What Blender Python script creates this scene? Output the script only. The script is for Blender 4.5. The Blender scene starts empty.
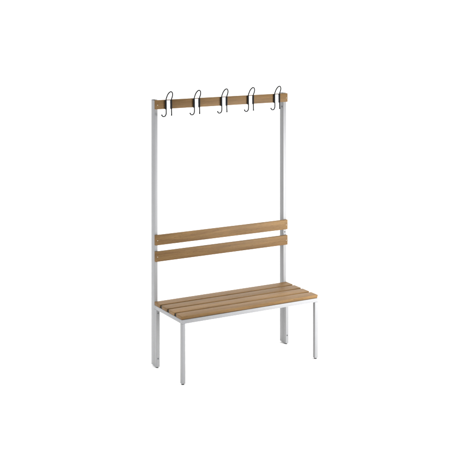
import bpy, bmesh, math, random
from mathutils import Vector, Matrix

random.seed(4)
scene = bpy.context.scene
COL = scene.collection

# ---------------------------------------------------------------- dimensions (metres)
W = 1.0                 # bench length
D = 0.431               # front of seat to back of post
ZS = 0.390              # top of seat frame
TUBE = 0.024            # square tube
POST_D = 0.045          # depth of tall post
LEG_D = 0.0305          # depth of rear bench leg
YF = D - POST_D         # front face of tall post
POST_TOP = 1.7005
BT = 0.019              # board thickness
SLAT_T = 0.0218
RAIL_T, RAIL_H = 1.7019, 0.0585
B1_T, B2_T, B_H = 0.8391, 0.7340, 0.0655
FLOOR_Z = -0.007


# ---------------------------------------------------------------- materials
def new_mat(name):
    m = bpy.data.materials.new(name)
    m.use_nodes = True
    nt = m.node_tree
    return m, nt, nt.nodes['Principled BSDF']


def node(nt, kind, **kw):
    n = nt.nodes.new(kind)
    for k, v in kw.items():
        if k in n.inputs:
            n.inputs[k].default_value = v
        else:
            setattr(n, k, v)
    return n


def wood_material():
    m, nt, b = new_mat('oiled_beech')
    L = nt.links.new
    tc = node(nt, 'ShaderNodeTexCoord')
    oi = node(nt, 'ShaderNodeObjectInfo')
    off = node(nt, 'ShaderNodeVectorMath', operation='SCALE')
    comb = node(nt, 'ShaderNodeCombineXYZ')
    for i in range(3):
        L(oi.outputs['Random'], comb.inputs[i])
    L(comb.outputs[0], off.inputs[0])
    off.inputs['Scale'].default_value = 37.0
    add = node(nt, 'ShaderNodeVectorMath', operation='ADD')
    L(tc.outputs['Object'], add.inputs[0])
    L(off.outputs[0], add.inputs[1])

    def grain(scale, nscale, detail, rough, dist=0.0):
        mp = node(nt, 'ShaderNodeMapping')
        mp.inputs['Scale'].default_value = scale
        L(add.outputs[0], mp.inputs['Vector'])
        n = node(nt, 'ShaderNodeTexNoise')
        n.inputs['Scale'].default_value = nscale
        n.inputs['Detail'].default_value = detail
        n.inputs['Roughness'].default_value = rough
        n.inputs['Distortion'].default_value = dist
        L(mp.outputs[0], n.inputs['Vector'])
        return n.outputs['Fac']

    broad = grain((1.6, 22, 22), 1.0, 5, 0.6, 0.6)      # cathedral bands
    fine = grain((9, 260, 260), 1.0, 3, 0.65)           # fibres
    flecks = grain((45, 420, 420), 1.0, 1, 0.5)         # short pores
    patch = grain((3.5, 7, 7), 1.0, 2, 0.5)             # soft tone drift

    r1 = node(nt, 'ShaderNodeValToRGB')
    r1.color_ramp.elements[0].position = 0.30
    r1.color_ramp.elements[1].position = 0.72
    r1.color_ramp.elements[0].color = (0.125, 0.068, 0.0240, 1)
    r1.color_ramp.elements[1].color = (0.207, 0.122, 0.048, 1)
    L(broad, r1.inputs['Fac'])

    def mul(col_out, fac_out, lo, hi, p0=0.3, p1=0.7):
        r = node(nt, 'ShaderNodeMapRange')
        r.inputs['From Min'].default_value = p0
        r.inputs['From Max'].default_value = p1
        r.inputs['To Min'].default_value = lo
        r.inputs['To Max'].default_value = hi
        L(fac_out, r.inputs['Value'])
        mx = node(nt, 'ShaderNodeVectorMath', operation='SCALE')
        L(col_out, mx.inputs[0])
        L(r.outputs[0], mx.inputs['Scale'])
        return mx.outputs[0]

    c = mul(r1.outputs['Color'], fine, 0.84, 1.12)
    c = mul(c, flecks, 0.72, 1.0, 0.30, 0.40)
    c = mul(c, patch, 0.90, 1.10)
    c = mul(c, oi.outputs['Random'], 0.93, 1.08, 0.0, 1.0)
    L(c, b.inputs['Base Color'])
    rr = node(nt, 'ShaderNodeMapRange')
    rr.inputs['To Min'].default_value = 0.42
    rr.inputs['To Max'].default_value = 0.60
    L(fine, rr.inputs['Value'])
    L(rr.outputs[0], b.inputs['Roughness'])
    b.inputs['Specular IOR Level'].default_value = 0.16
    bp = node(nt, 'ShaderNodeBump')
    bp.inputs['Strength'].default_value = 0.18
    bp.inputs['Distance'].default_value = 0.0008
    L(fine, bp.inputs['Height'])
    L(bp.outputs[0], b.inputs['Normal'])
    return m


def paint_material(name, col, rough=0.42, spec=0.4):
    m, nt, b = new_mat(name)
    L = nt.links.new
    tc = node(nt, 'ShaderNodeTexCoord')
    n = node(nt, 'ShaderNodeTexNoise')
    n.inputs['Scale'].default_value = 900
    n.inputs['Detail'].default_value = 2
    L(tc.outputs['Object'], n.inputs['Vector'])
    bp = node(nt, 'ShaderNodeBump')
    bp.inputs['Strength'].default_value = 0.20
    bp.inputs['Distance'].default_value = 0.0003
    L(n.outputs['Fac'], bp.inputs['Height'])
    L(bp.outputs[0], b.inputs['Normal'])
    n2 = node(nt, 'ShaderNodeTexNoise')
    n2.inputs['Scale'].default_value = 6
    n2.inputs['Detail'].default_value = 3
    L(tc.outputs['Object'], n2.inputs['Vector'])
    r = node(nt, 'ShaderNodeMapRange')
    r.inputs['To Min'].default_value = 0.95
    r.inputs['To Max'].default_value = 1.05
    L(n2.outputs['Fac'], r.inputs['Value'])
    cc = node(nt, 'ShaderNodeVectorMath', operation='SCALE')
    cc.inputs[0].default_value = col[:3]
    L(r.outputs[0], cc.inputs['Scale'])
    L(cc.outputs[0], b.inputs['Base Color'])
    b.inputs['Roughness'].default_value = rough
    b.inputs['Specular IOR Level'].default_value = spec
    return m


WOOD = wood_material()
PAINT = paint_material('light_grey_powder_coat', (0.274, 0.276, 0.282))
BLACK = paint_material('black_plastic_coat', (0.006, 0.006, 0.007), 0.5, 0.15)
RUBBER = paint_material('black_rubber', (0.02, 0.02, 0.02), 0.7, 0.2)
WHITE = paint_material('white_enamel', (0.85, 0.85, 0.86), 0.3, 0.5)
PAPER = paint_material('white_backdrop_paper', (0.92, 0.92, 0.92), 0.9, 0.05)
DARK = paint_material('dark_steel', (0.12, 0.125, 0.13), 0.45, 0.5)
ZINC, _nt, _b = new_mat('bright_zinc')
_b.inputs['Base Color'].default_value = (0.36, 0.31, 0.24, 1)
_b.inputs['Metallic'].default_value = 0.6
_b.inputs['Roughness'].default_value = 0.4


# ---------------------------------------------------------------- mesh helpers
def box(bm, x0, x1, y0, y1, z0, z1, bev=0.0015, seg=2, under=0.0):
    r = bmesh.ops.create_cube(bm, size=1.0)
    vs = r['verts']
    for v in vs:
        v.co = Vector(((x0 + x1) / 2 + v.co.x * (x1 - x0),
                       (y0 + y1) / 2 + v.co.y * (y1 - y0),
                       (z0 + z1) / 2 + v.co.z * (z1 - z0)))
    if under:                                   # long sides lean in towards the bottom
        for v in vs:
            if v.co.z < (z0 + z1) / 2:
                v.co.y += under if v.co.y < (y0 + y1) / 2 else -under
    if bev > 0:
        es = list({e for v in vs for e in v.link_edges})
        bmesh.ops.bevel(bm, geom=es, offset=bev, segments=seg, profile=0.5,
                        affect='EDGES', clamp_overlap=True)


def lathe(bm, profile, origin, axis, seg=20):
    """profile: list of (radius, height along axis)"""
    axis = Vector(axis).normalized()
    u = axis.orthogonal().normalized()
    w = axis.cross(u)
    o = Vector(origin)
    rings = []
    for r, h in profile:
        rings.append([bm.verts.new(o + axis * h + (u * math.cos(2 * math.pi * k / seg)
                                                   + w * math.sin(2 * math.pi * k / seg)) * r)
                      for k in range(seg)])
    for a, b in zip(rings, rings[1:]):
        for k in range(seg):
            bm.faces.new((a[k], a[(k + 1) % seg], b[(k + 1) % seg], b[k]))
    bm.faces.new(list(reversed(rings[0])))
    bm.faces.new(rings[-1])


def smooth_path(pts, n=8):
    pts = [Vector(p) for p in pts]
    P = [pts[0] * 2 - pts[1]] + pts + [pts[-1] * 2 - pts[-2]]
    out = []
    for i in range(1, len(P) - 2):
        a, b, c, d = P[i - 1:i + 3]
        for k in range(n):
            t = k / n
            out.append(0.5 * ((2 * b) + (c - a) * t + (2 * a - 5 * b + 4 * c - d) * t * t
                              + (3 * b - a - 3 * c + d) * t ** 3))
    out.append(pts[-1])
    return out


def tube(bm, path, radius, seg=12):
    rings = []
    tprev = None
    u = None
    for i, p in enumerate(path):
        a = path[max(i - 1, 0)]
        b = path[min(i + 1, len(path) - 1)]
        t = (b - a).normalized()
        if u is None:
            u = t.orthogonal().normalized()
        else:
            q = tprev.rotation_difference(t)
            u = (q @ u)
            u = (u - t * u.dot(t)).normalized()
        tprev = t
        w = t.cross(u)
        rings.append([bm.verts.new(p + (u * math.cos(2 * math.pi * k / seg)
                                        + w * math.sin(2 * math.pi * k / seg)) * radius)
                      for k in range(seg)])
    for a, b in zip(rings, rings[1:]):
        for k in range(seg):
            bm.faces.new((a[k], a[(k + 1) % seg], b[(k + 1) % seg], b[k]))
    bm.faces.new(list(reversed(rings[0])))
    bm.faces.new(rings[-1])


def obj(name, bm, mat, parent=None, loc=(0, 0, 0), smooth=True):
    bmesh.ops.recalc_face_normals(bm, faces=bm.faces[:])
    me = bpy.data.meshes.new(name)
    bm.to_mesh(me)
    bm.free()
    me.materials.append(mat)
    if smooth:
        for p in me.polygons:
            p.use_smooth = True
        me.set_sharp_from_angle(angle=math.radians(38))
    o = bpy.data.objects.new(name, me)
    COL.objects.link(o)
    o.location = loc
    if parent:
        o.parent = parent
    return o


def copy_tree(o, parent, loc):
    c = o.copy()
    COL.objects.link(c)
    c.parent = parent
    c.location = loc
    for ch in o.children:
        copy_tree(ch, c, ch.location)
    return c


# ---------------------------------------------------------------- the bench
bench = bpy.data.objects.new('cloakroom_bench', None)
COL.objects.link(bench)
bench.empty_display_size = 0.2
bench['label'] = 'brown slatted cloakroom bench on light grey steel frame with five black coat hooks'
bench['category'] = 'bench'


def add_foot(parent, x, y):
    bm = bmesh.new()
    lathe(bm, [(0.0075, FLOOR_Z), (0.0085, FLOOR_Z + 0.0012), (0.0085, -0.001), (0.007, 0.0012)], (x, y, 0), (0, 0, 1))
    return obj('foot_glide', bm, RUBBER, parent)


def add_bolt(parent, origin, axis, r=0.0062, mat=None):
    bm = bmesh.new()
    lathe(bm, [(r, -0.002), (r, 0.0012), (r * 0.8, 0.0026), (r * 0.42, 0.0028), (r * 0.38, 0.0012)], origin, axis)
    return obj('bolt', bm, mat or DARK, parent)


# tall posts (back), rear legs, front legs -- one set per side
for x0, inward in ((0.0, 1), (W - TUBE, -1)):
    xc = x0 + TUBE / 2
    bm = bmesh.new()
    box(bm, x0, x0 + TUBE, YF, D, 0.0, POST_TOP, 0.0018, 3)
    post = obj('post', bm, PAINT, bench)
    if inward < 0:
        add_bolt(post, (xc, YF, (B1_T - B_H + B2_T) / 2), (0, -1, 0), 0.0055)
    add_bolt(post, (x0 + TUBE if inward > 0 else x0, YF + 0.016, RAIL_T - RAIL_H - 0.034), (inward, 0, 0), 0.0065)
    # plastic cap closing the top of the post tube
    bm = bmesh.new()
    box(bm, x0 + 0.0008, x0 + TUBE - 0.0008, YF + 0.0008, D - 0.0008, POST_TOP - 0.001, POST_TOP + 0.0025, 0.001)
    obj('post_cap', bm, RUBBER, post)

    bm = bmesh.new()
    box(bm, x0, x0 + TUBE, YF - LEG_D, YF - 0.0006, 0.0, ZS - TUBE - 0.0004, 0.0016, 3)
    rear = obj('leg', bm, PAINT, bench)
    add_foot(rear, xc, YF - LEG_D / 2)
    add_bolt(rear, (xc, YF - LEG_D, ZS - TUBE - 0.022), (0, -1, 0), 0.005)
    add_bolt(rear, (xc, YF - LEG_D, 0.054), (0, -1, 0), 0.0045)

    bm = bmesh.new()
    box(bm, x0, x0 + TUBE, 0.0, TUBE, 0.0, ZS - TUBE - 0.0004, 0.0016, 3)
    front = obj('leg', bm, PAINT, bench)
    add_foot(front, xc, TUBE / 2)

# welded seat frame: four tubes and a middle bearer under the slats
bm = bmesh.new()
zt, zb = ZS, ZS - TUBE
box(bm, 0, W, 0, TUBE, zb, zt, 0.0016, 3)
box(bm, 0, W, YF - TUBE, YF - 0.0006, zb, zt, 0.0016, 3)
for x0 in (0.0, W - TUBE):
    box(bm, x0, x0 + TUBE, TUBE + 0.0001, YF - TUBE - 0.0001, zb, zt, 0.0016, 3)
box(bm, W / 2 - TUBE / 2, W / 2 + TUBE / 2, TUBE + 0.0001, YF - TUBE - 0.0001, zb + 0.003, zt - 0.0005, 0.0016, 2)
obj('seat_frame', bm, PAINT, bench)

# four seat slats
GAP = 0.0195
n = 4
sw = (YF - 0.001 - GAP * (n - 1)) / n
bm = bmesh.new()
box(bm, -W / 2, W / 2, -sw / 2, sw / 2, -SLAT_T / 2, SLAT_T / 2, 0.0020, 4, under=0.006)
slat = obj('seat_slat', bm, WOOD, bench)
for k in range(n):
    loc = (W / 2, sw / 2 + k * (sw + GAP), ZS + 0.0004 + SLAT_T / 2)
    if k == 0:
        slat.location = loc
    else:
        copy_tree(slat, bench, loc)


# black blocks added between the slats at both ends to darken the notches
for k in range(n - 1):
    yc = (k + 1) * sw + (k + 0.5) * GAP
    for x0 in (0.003, W - 0.003 - 0.016):
        bm = bmesh.new()
        box(bm, x0, x0 + 0.016, yc - GAP / 2 - 0.001, yc + GAP / 2 + 0.001, ZS + 0.0002, ZS + SLAT_T - 0.006, 0.0012)
        obj('gap_block', bm, RUBBER, bench)


# boards on the posts
def screw_bm():
    bm = bmesh.new()
    r = 0.0037
    lathe(bm, [(r, -0.001), (r, 0.0006), (r * 0.85, 0.0018), (r * 0.5, 0.0026), (r * 0.1, 0.0028)], (0, 0, 0), (0, -1, 0))
    return bm


def board(name, top, h):
    bm = bmesh.new()
    box(bm, -W / 2, W / 2, -BT / 2, BT / 2, -h / 2, h / 2, 0.0032, 4)
    o = obj(name, bm, WOOD, bench, (W / 2, YF - 0.0005 - BT / 2, top - h / 2))
    for sx in (-1, 1):
        obj('screw', screw_bm(), ZINC, o, (sx * (W / 2 - 0.0135), -BT / 2, -0.002))
    return o


board('backrest_board', B1_T, B_H)
board('backrest_board', B2_T, B_H)
board('hook_rail', RAIL_T, RAIL_H)

# coat hooks: white plate, two black clamps, one bent black wire
YB = YF - 0.0005 - BT                      # front face of the rail
SEP = 0.0385                               # between the two wire legs
hook = bpy.data.objects.new('coat_hook', None)
COL.objects.link(hook)
hook.parent = bench
hook.empty_display_size = 0.03
H = RAIL_H / 2
bm = bmesh.new()
box(bm, 0.0045, SEP - 0.0045, -0.004, -0.0002, -H - 0.001, H - 0.0035, 0.001)
obj('mounting_plate', bm, WHITE, hook)
for cx in (-0.001, SEP + 0.0005):
    bm = bmesh.new()
    box(bm, cx - 0.0047, cx + 0.0047, -0.0105, -0.0002, -H - 0.002, H + 0.001, 0.0022, 3)
    obj('clamp', bm, BLACK, hook)
WR = 0.0037
ARC = 0.052
pts = [(-0.034, -0.016, -H - 0.036), (-0.030, -0.016, -H - 0.0425), (-0.020, -0.014, -H - 0.0465),
       (-0.008, -0.012, -H - 0.043), (-0.0005, -0.010, -H - 0.031), (0.0008, -0.009, -H - 0.012), (0.0005, -0.008, 0.0),
       (0.0, -0.009, H + 0.003), (0.0008, -0.016, H + 0.018), (0.0035, -0.024, H + 0.034),
       (0.0110, -0.031, H + 0.048), (0.0215, -0.034, H + 0.0540), (0.0325, -0.031, H + 0.0480),
       (0.0388, -0.024, H + 0.034), (0.0402, -0.016, H + 0.018), (0.0389, -0.009, H + 0.003),
       (SEP, -0.008, 0.0), (SEP + 0.0003, -0.009, -H - 0.016), (SEP + 0.0003, -0.010, -H - 0.032),
       (SEP - 0.0008, -0.012, -H - 0.0405)]
bm = bmesh.new()
path = smooth_path(pts, 8)
tube(bm, path, WR, 14)
for end in (path[0], path[-1]):
    bmesh.ops.create_uvsphere(bm, u_segments=16, v_segments=10, radius=0.0047,
                              matrix=Matrix.Translation(end))
obj('hook_wire', bm, BLACK, hook)
hx = [0.0698, 0.2740, 0.4781, 0.6823, 0.8893]
for k, x in enumerate(hx):
    loc = (x, YB, RAIL_T - H)
    if k == 0:
        hook.location = loc
    else:
        copy_tree(hook, bench, loc)

# ---------------------------------------------------------------- seamless white backdrop
YAW = 0.5214
bm = bmesh.new()
prof = [(-9.0, 0.0), (-4.0, 0.0), (0.0, 0.0), (3.0, 0.0)]
R = 2.0
for k in range(1, 17):
    a = math.pi / 2 * k / 16
    prof.append((3.0 + R * math.sin(a), R - R * math.cos(a)))
prof.append((3.0 + R, 7.0))
HW = 9.0
rows = [[bm.verts.new((s * HW, y, z)) for s in (-1, 1)] for y, z in prof]
for a, b in zip(rows, rows[1:]):
    bm.faces.new((a[0], a[1], b[1], b[0]))
sweep = obj('floor', bm, PAPER, None, (0.5, 0.2, FLOOR_Z))
sweep.rotation_euler = (0, 0, -YAW)
sweep['kind'] = 'structure'
sweep['label'] = 'seamless white studio floor sweeping up behind the bench'


# ---------------------------------------------------------------- light
def area(name, loc, target, size, power, col=(1, 1, 1), size_y=None):
    ld = bpy.data.lights.new(name, 'AREA')
    ld.shape = 'RECTANGLE'
    ld.size = size
    ld.size_y = size_y or size
    ld.energy = power
    ld.color = col
    o = bpy.data.objects.new(name, ld)
    COL.objects.link(o)
    o.location = loc
    o.rotation_euler = (Vector(target) - Vector(loc)).to_track_quat('-Z', 'Y').to_euler()
    return o


def rot(x, y, z):                         # studio axes (x right, y away from camera) -> world
    c, s = math.cos(-YAW), math.sin(-YAW)
    return (0.5 + c * x - s * y, 0.2 + s * x + c * y, z)


area('overhead_softbox', rot(0, 2.0, 5.0), rot(0, 1.6, 0), 7.0, 340)
area('backdrop_softbox', rot(0, 1.2, 6.0), rot(0, 5.0, 1.2), 9.0, 270, size_y=1.5)
area('right_softbox', (1.9, -1.5, 0.92), (0.85, 0.2, 0.85), 1.1, 84, size_y=1.1)
area('left_softbox', (-1.7, -0.05, 1.35), (0.0, 0.3, 0.9), 0.8, 30, size_y=1.6)

world = bpy.data.worlds.new('World')
scene.world = world
world.use_nodes = True
bg = world.node_tree.nodes['Background']
bg.inputs['Color'].default_value = (1, 1, 1, 1)
bg.inputs['Strength'].default_value = 0.20

# ---------------------------------------------------------------- camera
cd = bpy.data.cameras.new('camera')
cam = bpy.data.objects.new('camera', cd)
COL.objects.link(cam)
cam.location = (-3.1584, -6.1488, 2.4113)
cam.rotation_euler = (math.pi / 2, 0, -YAW)
cd.sensor_width = 36
cd.lens = 36 * 1131.1146 / 470
cd.shift_y = -(235 + 10.7) / 470
cd.clip_end = 200
scene.camera = cam

scene.view_settings.view_transform = 'Standard'
scene.view_settings.look = 'None'
scene.view_settings.exposure = 0
scene.view_settings.gamma = 1
